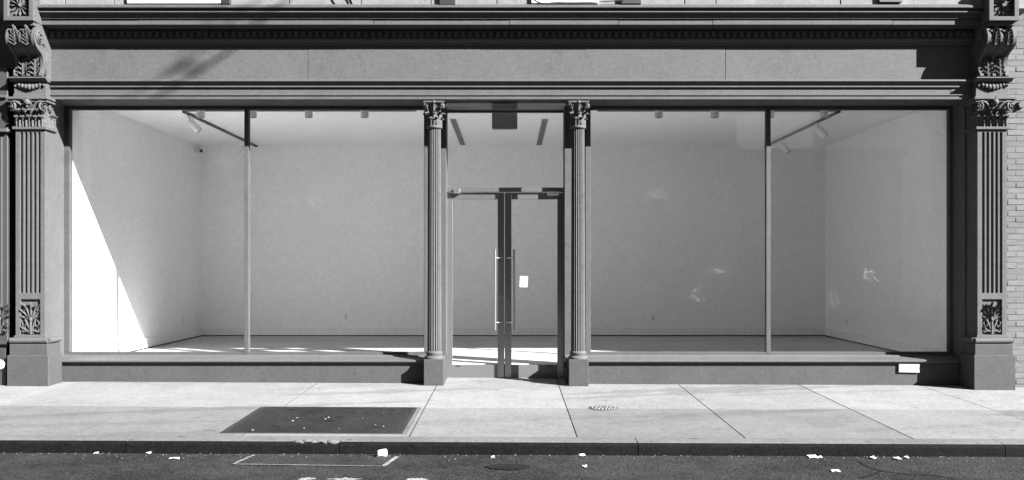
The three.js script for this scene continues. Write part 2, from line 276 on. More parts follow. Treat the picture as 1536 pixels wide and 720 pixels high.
// course of stone above the cornice
{
  const y0 = Y(9, 0.3), cuts = [-6.5, X(97, 0.3), X(170, 0.3), X(265, 0.3), X(433, 0.3), X(541, 0.3), X(646, 0.3), X(745, 0.3), X(888, 0.3), X(1027, 0.3), X(1074, 0.3), X(1261, 0.3), X(1460, 0.3), 6.5];
  for (let i = 0; i + 1 < cuts.length; i++) part(shop, 'stone_block', rbox(cuts[i] + 0.004, cuts[i + 1] - 0.004, y0 - 0.03, y0 + 0.62, -0.1, 0.29 + rr(-0.004, 0.004), 0.008), MAT.stone);
  part(shop, 'white_window_board', rbox(X(190, 0.33), X(332, 0.33), Y(5, 0.33), Y(-9, 0.33), 0.2, 0.33, 0.01), MAT.paper, 'white painted window board above the cornice');
  part(shop, 'white_window_board', rbox(X(797, 0.33), X(898, 0.33), Y(4.6, 0.33), Y(-9, 0.33), 0.2, 0.33, 0.01), MAT.paper, 'white painted window board above the cornice');
  for (const [a, b, h] of [[332, 345, 6], [659, 683, 7.2], [932, 962, 5.4], [1319, 1354, 3.2]]) part(shop, 'cast_iron_foot', rbox(X(a, 0.34), X(b, 0.34), Y(h, 0.34), Y(-9, 0.34), 0.2, 0.34, 0.006), MAT.black, 'black iron foot on the stone course');
  part(shop, 'wall_cable', [taperTube([[X(800, 0.34), Y(-4, 0.34), 0.34], [X(812, 0.34), Y(1.5, 0.34), 0.345], [X(832, 0.34), Y(3.4, 0.34), 0.345], [X(880, 0.34), Y(3.6, 0.34), 0.345], [X(935, 0.34), Y(1, 0.34), 0.345]], [0.006, 0.006])], MAT.black);
  for (const [a, b] of [[501, 504], [523, 524.5], [528, 529]]) part(shop, 'crack', taperTube([[X(a - 3, 0.3), Y(-3, 0.3), 0.297], [X(a, 0.3), Y(3, 0.3), 0.297], [X(b, 0.3), Y(7, 0.3), 0.297]], [0.008, 0.005]), MAT.black);
}

// pilasters with capital, console and rosette block
function palmette(w, h) { // relief of a spreading leaf spray, base at the origin
  const g = [];
  for (const [a, L] of [[0, 1], [0.36, 0.95], [-0.36, 0.95], [0.75, 0.82], [-0.75, 0.82], [1.2, 0.6], [-1.2, 0.6]]) g.push(leaf(w * 0.2, h * 0.56 * L, 0.9, 3, 0.012, 0.55).rotateZ(-a).translate(0, h * 0.4, 0.004));
  for (const s of [-1, 1]) {
    g.push(taperTube([[0, 0.03, 0.012], [s * 0.03, h * 0.22, 0.018], [s * w * 0.3, h * 0.42, 0.02], [s * w * 0.44, h * 0.3, 0.018], [s * w * 0.3, h * 0.22, 0.02], [s * w * 0.22, h * 0.31, 0.024]], [0.016, 0.009], 6));
    g.push(taperTube([[0, 0.02, 0.01], [s * w * 0.2, h * 0.1, 0.02], [s * w * 0.42, h * 0.05, 0.018], [s * w * 0.4, h * 0.16, 0.02]], [0.015, 0.008], 6));
    g.push(leaf(w * 0.26, h * 0.3, 1.2, 3, 0.012).rotateZ(-s * 0.9).translate(s * 0.02, h * 0.03, 0.008), leaf(w * 0.2, h * 0.24, 1.2, 3, 0.012).rotateZ(-s * 0.5).translate(s * w * 0.3, h * 0.68, 0.004));
  }
  g.push(taperTube([[0, 0, 0.012], [0, h * 0.25, 0.022], [0, h * 0.5, 0.016]], [0.02, 0.013], 7), new THREE.SphereGeometry(0.022, 10, 8).scale(1, 1.4, 1).translate(0, h * 0.42, 0.02));
  return g;
}
function spray(w, h) { // a spine with paired leaflets, lying on a surface that faces +z
  const g = [taperTube([[0, 0, 0], [0, h * 0.5, 0.012], [0, h, 0.004]], [0.011, 0.006], 6)];
  for (let k = 0; k < 5; k++) for (const s of [-1, 1]) g.push(leaf(w * 0.3, w * (0.62 - 0.05 * k), 1.3, 2, 0.012, 0.4).rotateZ(-s * (1.05 - 0.12 * k)).translate(0, h * (0.04 + 0.19 * k), 0.004));
  g.push(leaf(w * 0.35, w * 0.6, 1.4, 2, 0.012, 0.4).translate(0, h * 0.85, 0.004));
  return g;
}
function rosette(R) {
  const g = [new THREE.SphereGeometry(R * 0.2, 12, 8).translate(0, 0, 0.02)];
  for (let k = 0; k < 12; k++) g.push(leaf(R * 0.42, R * 0.9, 0.9, 2, 0.012, 0.5).translate(0, R * 0.12, 0.004).rotateZ(k / 12 * 2 * Math.PI));
  for (let k = 0; k < 4; k++) g.push(leaf(R * 0.5, R * 0.6, 0.6, 2, 0.012).translate(0, R * 0.85, 0).rotateZ(Math.PI / 4 + k / 4 * 2 * Math.PI));
  return g;
}
function pilaster(cx) {
  const p = sub(shop, 'pilaster'); p.position.x = cx;
  const S = 0.17;
  part(p, 'plinth', [rbox(-0.26, 0.26, -0.35, Y(533, 0.235), -0.12, 0.235, 0.01), rbox(-0.237, 0.237, Y(533.5, 0.215), Y(516, 0.215), -0.12, 0.215, 0.006)], MAT.ironLow);
  const t = []; for (let k = 0; k <= 10; k++) { const a = k / 10 * Math.PI; t.push([0.19 + 0.042 * Math.sin(a), Y(511, 0.2) - 0.037 * Math.cos(a)]); }
  part(p, 'torus_moulding', [profile([[-0.1, Y(516, 0.2)], ...t, [-0.1, Y(507, 0.2)]], -0.232, 0.232, 0.8), new THREE.CylinderGeometry(0.037, 0.037, 0.3, 14).rotateX(Math.PI / 2).translate(-0.232, Y(511, 0.2), 0.045), new THREE.CylinderGeometry(0.037, 0.037, 0.3, 14).rotateX(Math.PI / 2).translate(0.232, Y(511, 0.2), 0.045), rbox(-0.2, 0.2, Y(508.5, 0.18), Y(503.5, 0.18), -0.1, 0.186, 0.006)], MAT.iron);
  // shaft face with five open flutes and a sunk panel, over a solid core
  const y0 = Y(505, S), y1 = Y(191, S), f = new THREE.Shape(); f.moveTo(-0.185, y0); f.lineTo(0.185, y0); f.lineTo(0.185, y1); f.lineTo(-0.185, y1); f.lineTo(-0.185, y0);
  for (let k = -2; k <= 2; k++) f.holes.push(slotShape(k * 0.0555, Y(438, S), Y(200, S), 0.0155));
  const h = new THREE.Path(); const a = 0.123, b0 = Y(502, S), b1 = Y(449, S); h.moveTo(-a, b0); h.lineTo(-a, b1); h.lineTo(a, b1); h.lineTo(a, b0); h.lineTo(-a, b0); f.holes.push(h);
  part(p, 'fluted_shaft', [new THREE.ExtrudeGeometry(f, { depth: 0.03, bevelEnabled: true, bevelThickness: 0.004, bevelSize: 0.004, bevelOffset: -0.004, bevelSegments: 2, curveSegments: 6 }).translate(0, 0, S - 0.034), box(-0.183, 0.183, y0, y1, -0.1, S - 0.032)], MAT.iron);
  for (let k = -2; k <= 2; k++) part(p, 'flute', [new THREE.CylinderGeometry(0.0165, 0.0165, Y(200, S) - Y(438, S), 8, 1, true, Math.PI / 2, Math.PI).scale(1, 1, 0.6).rotateY(0).translate(k * 0.0555, (Y(200, S) + Y(438, S)) / 2, S - 0.019)], MAT.iron);
  part(p, 'relief_panel', [...palmette(0.24, 0.43).map(g => g.translate(0, b0 + 0.008, S - 0.03))], MAT.iron, 'sunk panel with a spreading leaf relief');
  // capital
  const c0 = Y(192, 0.18), c1 = Y(152, 0.18), cap = [rbox(-0.215, 0.215, c0 - 0.02, c0 + 0.018, -0.1, 0.2, 0.008)];
  cap.push(profile([[-0.1, c0], [0.172, c0], [0.178, c0 + 0.12], [0.2, c0 + 0.24], [0.225, c1 - 0.01], [-0.1, c1 - 0.01]], -0.19, 0.19, 0.8));
  for (let k = 0; k < 5; k++) cap.push(at(leaf(0.085, 0.17, 2.3, 3, 0.012, 0.55), -0.16 + k * 0.08, c0 + 0.015, 0.182));
  for (let k = 0; k < 4; k++) cap.push(at(leaf(0.1, 0.27, 2.4, 4, 0.014, 0.6), -0.12 + k * 0.08, c0 + 0.02, 0.184));
  for (const s of [-1, 1]) {
    for (const g of volute(0.062, 1.9, 0.017, s)) cap.push(g.rotateY(s * 0.45).translate(s * 0.2, c1 - 0.075, 0.215));
    cap.push(at(leaf(0.1, 0.2, 2.3, 3, 0.012, 0.55), s * 0.19, c0 + 0.02, 0.08, { ry: s * Math.PI / 2 }), at(leaf(0.1, 0.2, 2.3, 3, 0.012, 0.55), s * 0.19, c0 + 0.02, 0.0, { ry: s * Math.PI / 2 }));
    cap.push(taperTube([[s * 0.02, c0 + 0.15, 0.2], [s * 0.07, c1 - 0.07, 0.225], [s * 0.15, c1 - 0.01, 0.24], [s * 0.21, c1 - 0.02, 0.235]], [0.018, 0.012], 6));
    for (const g of volute(0.045, 1.6, 0.013, s)) cap.push(g.rotateY(s * Math.PI / 2).translate(s * 0.21, c1 - 0.08, 0.08));
  }
  cap.push(at(new THREE.SphereGeometry(0.045, 12, 8), 0, c1 - 0.02, 0.24)); for (let k = 0; k < 6; k++) cap.push(leaf(0.045, 0.07, 1.2, 2, 0.008).rotateZ(k * Math.PI / 3).translate(0, c1 - 0.02, 0.245));
  part(p, 'capital', cap, MAT.iron);
  part(p, 'abacus', [rbox(-0.265, 0.265, Y(149, 0.25), Y(145, 0.25), -0.1, 0.262, 0.008), rbox(-0.245, 0.245, Y(153, 0.25), Y(149, 0.25), -0.1, 0.24, 0.008)], MAT.iron);
  // necking block with hanging husks
  const n0 = Y(146, 0.17), n1 = Y(122, 0.17), neck = [rbox(-0.205, 0.205, n0, n1, -0.1, 0.17, 0.006), rbox(-0.212, 0.212, n0, n0 + 0.035, -0.1, 0.18, 0.006)];
  part(p, 'necking_block', neck, MAT.iron);
  const hk = []; for (let k = 0; k < 7; k++) { const u = k / 6 * 2 - 1; hk.push(new THREE.SphereGeometry(0.028 * (1.15 - 0.45 * Math.abs(u)), 9, 7).scale(1, 1.25, 0.9).translate(u * 0.13, n1 - 0.045 - 0.03 * (1 - u * u), 0.19)); hk.push(leaf(0.06, 0.07, 1.1, 2, 0.008).rotateZ(Math.PI + u * 0.8).translate(u * 0.14, n1 - 0.02, 0.18)); }
  part(p, 'garland', hk, MAT.iron);
  part(p, 'console_shelf', profile([[-0.1, Y(122.5, 0.2)], [0.2, Y(122.5, 0.2)], [0.215, Y(120.5, 0.215)], [0.24, Y(118, 0.24)], [0.255, Y(116.8, 0.255)], [0.255, Y(115, 0.255)], [-0.1, Y(115, 0.255)]], -0.232, 0.232, 0.5), MAT.iron);
  // console: an S-shaped scroll
  const k0 = Y(115.5, 0.24), k1 = Y(33, 0.4), H = k1 - k0, prof = [[-0.05, 0], [0.2, 0], [0.225, 0.03], [0.222, 0.08], [0.195, 0.13], [0.18, 0.22], [0.185, 0.31], [0.205, 0.39], [0.24, 0.45], [0.31, 0.5], [0.375, 0.56], [0.405, 0.64], [0.41, 0.74], [0.39, 0.84], [0.35, 0.92], [0.33, 1], [-0.05, 1]];
  const side = (off, w0, w1) => profile(prof.map(([z, v]) => [z > 0 ? z + off : z, k0 + v * H]), w0, w1, 1);
  part(p, 'console', [side(-0.02, -0.165, 0.165), side(0.004, -0.178, -0.135), side(0.004, 0.135, 0.178), side(0.0, -0.018, 0.018)], MAT.iron);
  const orn = [];
  for (const s of [-1, 1]) {
    for (const g of spray(0.14, 0.3)) orn.push(at(g, s * 0.076, k0 + 0.03 * H, 0.205, { rx: -0.07 }));
    for (const g of spray(0.14, 0.2)) orn.push(at(g, s * 0.076, k0 + 0.56 * H, 0.368, { rx: 0.2 }));
    for (const g of spray(0.14, 0.17)) orn.push(at(g, s * 0.076, k0 + 0.97 * H, 0.325, { rx: Math.PI - 0.42 }));
    for (const g of volute(0.085, 2.1, 0.016, 1)) orn.push(g.rotateY(s * Math.PI / 2).translate(s * 0.18, k0 + 0.73 * H, 0.3));
    for (const g of volute(0.05, 1.8, 0.012, -1)) orn.push(g.rotateY(s * Math.PI / 2).translate(s * 0.18, k0 + 0.09 * H, 0.165));
    for (let k = 0; k < 5; k++) orn.push(leaf(0.06, 0.1, 0.8, 3, 0.012).rotateY(s * Math.PI / 2).rotateX(k * 0.5 - 0.9).translate(s * 0.168, k0 + (0.3 + 0.07 * k) * H, 0.14));
  }
  part(p, 'leaf_ornament', orn, MAT.iron);
  // rosette block
  const r0 = Y(30.5, 0.45), r1 = r0 + 0.42, fr = new THREE.Shape(); fr.moveTo(-0.182, r0); fr.lineTo(0.182, r0); fr.lineTo(0.182, r1); fr.lineTo(-0.182, r1); fr.lineTo(-0.182, r0);
  const hh = new THREE.Path(); hh.moveTo(-0.128, r0 + 0.05); hh.lineTo(-0.128, r1 - 0.09); hh.lineTo(0.128, r1 - 0.09); hh.lineTo(0.128, r0 + 0.05); hh.lineTo(-0.128, r0 + 0.05); fr.holes.push(hh);
  part(p, 'rosette_block', [new THREE.ExtrudeGeometry(fr, { depth: 0.06, bevelEnabled: true, bevelThickness: 0.004, bevelSize: 0.004, bevelOffset: -0.004, bevelSegments: 2 }).translate(0, 0, 0.386), box(-0.18, 0.18, r0, r1, -0.1, 0.39), rbox(-0.165, 0.165, r0 - 0.05, r0 + 0.001, -0.05, 0.4, 0.005), rbox(-0.2, 0.2, r1 - 0.01, r1 + 0.05, -0.1, 0.48, 0.006)], MAT.iron);
  part(p, 'rosette', rosette(0.125).map(g => g.translate(0, r0 + 0.19, 0.395)), MAT.iron, 'carved flower rosette in a sunk square');
  return p;
}
pilaster(-6.01); pilaster(6.04);

// slender fluted columns either side of the door
function column(cx) {
  const c = sub(shop, 'column'); c.position.set(cx, 0, -0.07);
  part(c, 'plinth', rbox(-0.125, 0.125, -0.3, Y(540, 0.12), -0.13, 0.125, 0.008), MAT.ironLow);
  const y0 = Y(540.5, 0), lat = [[0.001, 0], [0.118, 0], [0.126, 0.015], [0.126, 0.04], [0.112, 0.052], [0.098, 0.06], [0.1, 0.072], [0.108, 0.085], [0.108, 0.1], [0.098, 0.11], [0.088, 0.12], [0.001, 0.12]].map(([r, y]) => new THREE.Vector2(r, y0 + y));
  part(c, 'base_moulding', toCreasedNormals(clean(new THREE.LatheGeometry(lat, 36)), 0.9), MAT.iron);
  const b = y0 + 0.11, t = Y(190.5, 0), N = 160, fl = 20;
  part(c, 'fluted_shaft', toCreasedNormals(clean(grid(1, N, (u, v) => { const a = -v * 2 * Math.PI, k = Math.abs(Math.sin(v * fl * Math.PI)), R = (0.091 - 0.009 * u) - 0.0125 * Math.pow(Math.max(0, k - 0.25) / 0.75, 0.7); return [R * Math.cos(a), b + u * (t - b), R * Math.sin(a)]; })), 0.7), MAT.iron);
  const cl = [[0.001, -0.025], [0.082, -0.02], [0.1, -0.01], [0.104, 0.004], [0.098, 0.018], [0.08, 0.024], [0.08, 0.12], [0.088, 0.2], [0.108, 0.27], [0.13, 0.3], [0.001, 0.31]].map(([r, y]) => new THREE.Vector2(r, t + y));
  const g = [toCreasedNormals(clean(new THREE.LatheGeometry(cl, 28)), 0.9)];
  for (let k = 0; k < 8; k++) { g.push(at(leaf(0.07, 0.13, 2.4, 3, 0.01, 0.55), 0, t + 0.02, 0.084).rotateY((k + 0.5) * Math.PI / 4)); g.push(at(leaf(0.075, 0.21, 2.4, 4, 0.01, 0.6), 0, t + 0.02, 0.082).rotateY(k * Math.PI / 4)); }
  for (let k = 0; k < 4; k++) {
    for (const s of [-1, 1]) for (const q of volute(0.036, 1.7, 0.011, s)) g.push(q.rotateY(s * 0.6).translate(s * 0.02, t + 0.265, 0.15).rotateY(Math.PI / 4 + k * Math.PI / 2));
    g.push(taperTube([[0, t + 0.12, 0.09], [0, t + 0.22, 0.11], [0, t + 0.3, 0.15]], [0.012, 0.012], 6).rotateY(Math.PI / 4 + k * Math.PI / 2));
    g.push(new THREE.SphereGeometry(0.024, 9, 7).translate(0, t + 0.31, 0.125).rotateY(k * Math.PI / 2), at(leaf(0.05, 0.09, 1.4, 3, 0.01), 0, t + 0.2, 0.105).rotateY(k * Math.PI / 2));
  }
  part(c, 'capital', g, MAT.iron);
  part(c, 'abacus', [rbox(-0.135, 0.135, t + 0.3, LINT + 0.001, -0.135, 0.135, 0.008)], MAT.iron);
  return c;
}
column(X(651.5, -0.07)); column(X(867, -0.07));

// bulkheads and sills
const JL = [X(641, WZ), X(669, WZ)], JR = [X(847, WZ), X(878, WZ)];
for (const [a, b] of [[XL, JL[1]], [JR[0], XR]]) {
  part(shop, 'bulkhead', box(a, b, -0.4, 0.27, -0.72, BZ), MAT.ironLow);
  part(shop, 'sill', profile([[WZ - 0.12, 0.2], [BZ - 0.01, 0.2], [BZ - 0.01, 0.262], [BZ + 0.03, 0.268], [BZ + 0.05, 0.284], [BZ + 0.055, 0.287], [BZ + 0.055, 0.3], [BZ + 0.047, 0.307], [WZ + 0.1, 0.335], [WZ + 0.09, 0.35], [WZ - 0.12, 0.35]], a, b, 0.4), MAT.iron);
}
// posts behind the columns and lining of the doorway
for (const [a, b] of [JL, JR]) { part(shop, 'door_post', rbox(a, b, -0.2, LINT + 0.003, DZ - 0.08, WZ - 0.02, 0.005), MAT.frame); }
part(shop, 'door_soffit', box(JL[1], JR[0], LINT - 0.012, LINT + 0.003, DZ - 0.02, -0.12), MAT.doorSoffit, 'pale boarded soffit over the doorway');
part(shop, 'soffit_plate', rbox(X(738, -0.3), X(776, -0.3), LINT - 0.02, LINT - 0.0125, -0.56, -0.1, 0.003), MAT.darkIron, 'dark metal plate in the soffit above the doors');
part(shop, 'door_threshold', rbox(JL[1], JR[0], -0.3, 0.004, DZ - 0.3, DZ + 0.06, 0.004), MAT.kerbTop);

// display windows: frame, mullion and panes
function shopWindow(a, m0, m1, b) {
  const w = sub(shop, 'display_window'), y0 = 0.345, y1 = LINT + 0.002, G = WZ - 0.045;
  part(w, 'frame', [rbox(a, b, y1 - 0.045, y1, WZ - 0.08, WZ, 0.004), rbox(a, b, y0, Y(528, WZ), WZ - 0.08, WZ, 0.004)], MAT.frame);
  part(w, 'side_frame', rbox(a, a + 0.07, Y(528, WZ) - 0.002, y1 - 0.043, WZ - 0.08, WZ + 0.002, 0.004), MAT.frame);
  part(w, 'side_frame', rbox(b - 0.045, b, Y(528, WZ) - 0.002, y1 - 0.043, WZ - 0.08, WZ + 0.002, 0.004), MAT.frame);
  part(w, 'mullion', [rbox(m0, m1, Y(531, WZ), y1 - 0.043, WZ - 0.075, WZ + 0.004, 0.003)], MAT.frame);
  part(w, 'pane', box(a + 0.06, m0 + 0.01, y0 + 0.01, y1 - 0.04, G - 0.004, G + 0.004), MAT.glass);
  part(w, 'pane', box(m1 - 0.01, b - 0.04, y0 + 0.01, y1 - 0.04, G - 0.004, G + 0.004), MAT.glass);
  return w;
}
const winL = shopWindow(XL, X(366.5, WZ), X(373, WZ), JL[0]);
const winR = shopWindow(JR[1], X(1149.5, WZ), X(1156, WZ), XR);
{ // scratched marks in the glass
  const g = [], G = WZ - 0.039, L = (pts) => g.push(taperTube(pts.map(([x, y]) => [X(x, G), Y(y, G), G]), [0.0014, 0.0008], 4));
  L([[1297, 418], [1299, 402], [1303, 412], [1308, 404], [1309, 416]]); L([[1296, 410], [1303, 407], [1312, 409]]); L([[1311, 415], [1315, 420], [1319, 422]]); L([[1076, 405], [1081, 408], [1090, 407]]);
  part(winR, 'scratched_mark', g, mat(0.3));
}
{ // hand and cloth smears dried on the glass
  const smearMap = (s0, stretch) => { const n = 128, a = periodic(n, 9, s0), b = periodic(n, stretch, s0 + 5), d = new Uint8Array(n * n * 4); for (let y = 0; y < n; y++) for (let x = 0; x < n; x++) { const i = y * n + x, q = Math.hypot(x / n - 0.5, y / n - 0.5) * 2, v = Math.max(0, 1 - q * q) * Math.max(0, a[i] * 0.7 + b[(Math.floor(y / 5) * n + x) % (n * n)] * 0.7 - 0.55) * 2.2; d.fill(Math.min(255, v * 255), 4 * i, 4 * i + 3); d[4 * i + 3] = 255; } const t = new THREE.DataTexture(d, n, n); t.magFilter = THREE.LinearFilter; t.needsUpdate = true; return t; };
  const ms = [smearMap(5, 31), smearMap(91, 23)].map(t => { const m = mat(0.5, null, { transparent: true, alphaMap: t, opacity: 0.055, roughness: 1 }); return m; });
  const smear = (w, px, py, ww, hh, rz, k, z = WZ - 0.0405) => { const o = new THREE.Mesh(new THREE.PlaneGeometry(ww, hh), ms[k]); o.name = 'dried_smear'; o.receiveShadow = true; o.position.set(X(px, z), Y(py, z), z); o.rotation.z = rz; w.add(o); };
  smear(winL, 527, 238, 0.14, 0.36, 0.1, 0); smear(winL, 590, 245, 0.3, 0.2, 0.4, 1); smear(winL, 290, 425, 0.5, 0.2, -0.6, 1); smear(winL, 335, 235, 0.35, 0.5, 0, 0); smear(winL, 480, 300, 0.6, 0.25, 0.1, 1);
  smear(winR, 1305, 410, 0.35, 0.3, 0.5, 1); smear(winR, 1078, 408, 0.3, 0.12, -0.2, 0); smear(winR, 1050, 440, 0.4, 0.3, 0.3, 1); smear(winR, 1015, 376, 0.3, 0.1, 0, 1); smear(winR, 1250, 450, 0.3, 0.3, 0, 0); smear(winR, 1000, 290, 0.8, 0.2, 0.05, 1);
}
// transom window over the doors
{
  const w = sub(shop, 'transom_window'), x0 = X(669, DZ), x1 = X(846, DZ), yb = Y(281, DZ), yt = LINT - 0.004, G = DZ - 0.04;
  part(w, 'frame', [rbox(x0 - 0.06, x0 + 0.015, yb, yt, DZ - 0.07, DZ + 0.01, 0.004), rbox(x1 - 0.008, x1 + 0.06, yb, yt, DZ - 0.07, DZ + 0.01, 0.004), rbox(x0, x1, yt - 0.035, yt - 0.001, DZ - 0.068, DZ + 0.008, 0.004)], MAT.frame);
  part(w, 'pane', box(x0, x1, yb - 0.01, yt - 0.02, G - 0.004, G + 0.004), MAT.glass);
}
// double door
{
  const d = sub(shop, 'door_frame'), x0 = X(668, DZ), x1 = X(846.5, DZ);
  part(d, 'door_header', rbox(x0 - 0.02, x1 + 0.02, Y(288.2, DZ), Y(281.5, DZ), DZ - 0.09, DZ + 0.03, 0.004), MAT.steel);
  part(d, 'frame_edge', rbox(x0 - 0.022, x0 - 0.004, 0, Y(288.5, DZ), DZ - 0.08, DZ + 0.02, 0.003), MAT.steel);
  part(d, 'frame_edge', rbox(x1 + 0.004, x1 + 0.022, 0, Y(288.5, DZ), DZ - 0.08, DZ + 0.02, 0.003), MAT.steel);
}
function doorLeaf(x0, x1, hingeLeft) {
  const d = sub(shop, 'door'), yt = Y(289.2, DZ), yb = Y(571, DZ), yk = Y(547.5, DZ), s = X(678, DZ) - X(668, DZ);
  part(d, 'stile', rbox(x0, x0 + s, yb, yt, DZ - 0.045, DZ, 0.004), MAT.steel);
  part(d, 'stile', rbox(x1 - s, x1, yb, yt, DZ - 0.045, DZ, 0.004), MAT.steel);
  part(d, 'top_rail', rbox(x0 + s + 0.001, x1 - s - 0.001, Y(299, DZ), yt, DZ - 0.043, DZ - 0.003, 0.003), MAT.steel);
  part(d, 'kick_rail', rbox(x0 + s + 0.001, x1 - s - 0.001, yb, yk, DZ - 0.043, DZ - 0.003, 0.003), MAT.kick);
  part(d, 'pane', box(x0 + s - 0.005, x1 - s + 0.005, yk - 0.01, Y(298, DZ), DZ - 0.028, DZ - 0.02), MAT.glass);
  const hx = hingeLeft ? X(742.5, DZ) : X(771, DZ), e = DZ + 0.075, st = hingeLeft ? x1 - s * 0.35 : x0 + s * 0.35;
  part(d, 'pull_handle', [cyl(0.016, 0.016, [hx, Y(495, e), e], [hx, Y(374, e), e], 16), ...[387, 484].map(py => cyl(0.011, 0.011, [hx, Y(py, e), e], [st, Y(py, e), DZ - 0.005], 12)), ...[387, 484].map(py => cyl(0.016, 0.016, [st, Y(py, e), DZ - 0.004], [st, Y(py, e), DZ + 0.008], 14))], MAT.chrome, 'long polished bar handle');
  const lx = hingeLeft ? X(752, DZ) : X(761, DZ), ly = Y(hingeLeft ? 447 : 454, DZ);
  part(d, 'lock_cylinder', [cyl(hingeLeft ? 0.03 : 0.024, hingeLeft ? 0.027 : 0.021, [lx, ly, DZ - 0.002], [lx, ly, DZ + 0.012], 20)], MAT.chrome);
  part(d, 'keyhole', rbox(lx - 0.004, lx + 0.004, ly - 0.011, ly + 0.011, DZ + 0.0125, DZ + 0.0145, 0.0008), MAT.black);
  const sx = hingeLeft ? 687 : 826; part(d, 'weep_slot', rbox(X(sx - 4, DZ), X(sx + 4, DZ), Y(550, DZ), Y(548.2, DZ), DZ - 0.006, DZ - 0.0015, 0.001), MAT.black);
  const ax = hingeLeft ? [680, 690] : [821, 838.5], ay = hingeLeft ? [283.5, 290.5] : [287, 293];
  part(d, 'pivot_cover', rbox(X(ax[0], DZ + 0.05), X(ax[1], DZ + 0.05), Y(ay[1], DZ + 0.05), Y(ay[0], DZ + 0.05), DZ - 0.002, DZ + 0.06, 0.006), hingeLeft ? MAT.chrome : MAT.plasticWhite);
  return d;
}
doorLeaf(X(668.5, DZ), X(756.4, DZ), true); doorLeaf(X(757.2, DZ), X(846, DZ), false);

// ---------------------------------------------------------------- the empty room behind
const RX0 = -5.84, RX1 = 5.97, RZ = -5.7, FLOOR = 0.196, CEIL = 3.79;
const wallBack = structure(mesh('interior_wall_back', box(RX0 - 0.3, RX1 + 0.3, -0.3, CEIL + 0.3, RZ - 0.3, RZ), MAT.white)); scene.add(wallBack);
const wallLeft = structure(mesh('interior_wall_left', box(RX0 - 0.35, RX0, -0.3, CEIL + 0.3, RZ - 0.002, WZ - 0.121), MAT.white)); scene.add(wallLeft);
const wallRight = structure(mesh('interior_wall_right', box(RX1, RX1 + 0.35, -0.3, CEIL + 0.3, RZ - 0.002, WZ - 0.121), MAT.white)); scene.add(wallRight);
part(wallRight, 'return', box(XR - 0.02, RX1 + 0.01, -0.3, CEIL + 0.3, WZ - 0.22, WZ - 0.122), MAT.white);
const bb = 0.17;
part(wallBack, 'baseboard', rbox(RX0, RX1, FLOOR + 0.02, FLOOR + bb, RZ - 0.001, RZ + 0.03, 0.004), MAT.board); part(wallBack, 'shadow_gap', box(RX0, RX1, FLOOR - 0.02, FLOOR + 0.021, RZ - 0.001, RZ + 0.004), MAT.black);
part(wallLeft, 'baseboard', rbox(RX0 - 0.001, RX0 + 0.03, FLOOR + 0.02, FLOOR + bb, RZ + 0.03, -0.6, 0.004), MAT.board); part(wallLeft, 'shadow_gap', box(RX0 - 0.001, RX0 + 0.004, FLOOR - 0.02, FLOOR + 0.021, RZ, -0.75), MAT.black);
part(wallRight, 'baseboard', rbox(RX1 - 0.03, RX1 + 0.001, FLOOR + 0.02, FLOOR + bb, RZ + 0.03, -0.7, 0.004), MAT.board); part(wallRight, 'shadow_gap', box(RX1 - 0.004, RX1 + 0.001, FLOOR - 0.02, FLOOR + 0.021, RZ, -0.75), MAT.black);
const ceiling = structure(mesh('interior_ceiling', [box(RX0 - 0.2, RX1 + 0.2, CEIL, CEIL + 0.25, RZ - 0.1, -0.74)], MAT.ceiling)); scene.add(ceiling);
const soffitBack = part(ceiling, 'downstand', box(RX0 - 0.1, RX1 + 0.1, LINT + 0.02, CEIL + 0.2, -0.78, -0.752), MAT.white);
const floor = new THREE.Group(); floor.name = 'interior_floor'; structure(floor, 'dark worn floor of the empty shop'); scene.add(floor);
part(floor, 'subfloor', box(RX0 - 0.1, RX1 + 0.1, -0.3, FLOOR - 0.012, RZ - 0.1, -0.74), MAT.groove);
for (let z = -0.74; z > RZ; z -= 0.6) { const z0 = Math.max(RZ + 0.03, z - 0.592); part(floor, 'floor_board', rbox(RX0 + 0.03, RX1 - 0.03, FLOOR - 0.02, FLOOR + rr(-0.001, 0.001), z0, z, 0.003), MAT.floor); }

// ceiling fixtures
for (const [px0, px1] of [[675, 683], [814, 822]]) {
  const x = (X(px0, -2.43) + X(px1, -2.43)) / 2, v = thing('ceiling_air_slot', px0 < 700 ? 'dark linear air slot in the ceiling above the left door leaf' : 'dark linear air slot in the ceiling above the right door leaf', 'air vent', [x, CEIL, -4.0], 'slots in the shop ceiling');
  part(v, 'rim', [box(-0.075, -0.05, -0.008, 0.002, -1.55, 1.55), box(0.05, 0.075, -0.008, 0.002, -1.55, 1.55), box(-0.05, 0.05, -0.008, 0.002, -1.55, -1.53), box(-0.05, 0.05, -0.008, 0.002, 1.53, 1.55)], MAT.white);
  part(v, 'grille', box(-0.05, 0.05, -0.004, -0.0015, -1.53, 1.53), MAT.grey);
  part(v, 'blade', [box(-0.02, -0.012, -0.007, -0.0045, -1.53, 1.53), box(0.012, 0.02, -0.007, -0.0045, -1.53, 1.53)], MAT.track);
}
{
  const z = -0.95, b = thing('door_air_curtain', 'dark grey box hanging inside above the double doors', 'heater', [(X(738, z) + X(776, z)) / 2, Y(192, z), z]);
  const w = (X(776, z) - X(738, z)) / 2, h = CEIL - Y(192, z);
  part(b, 'housing', box(-w, w, 0, h, -0.14, 0), MAT.grey); part(b, 'lower_grille', box(-w + 0.02, w - 0.02, -0.003, 0.002, -0.12, -0.02), MAT.black);
}
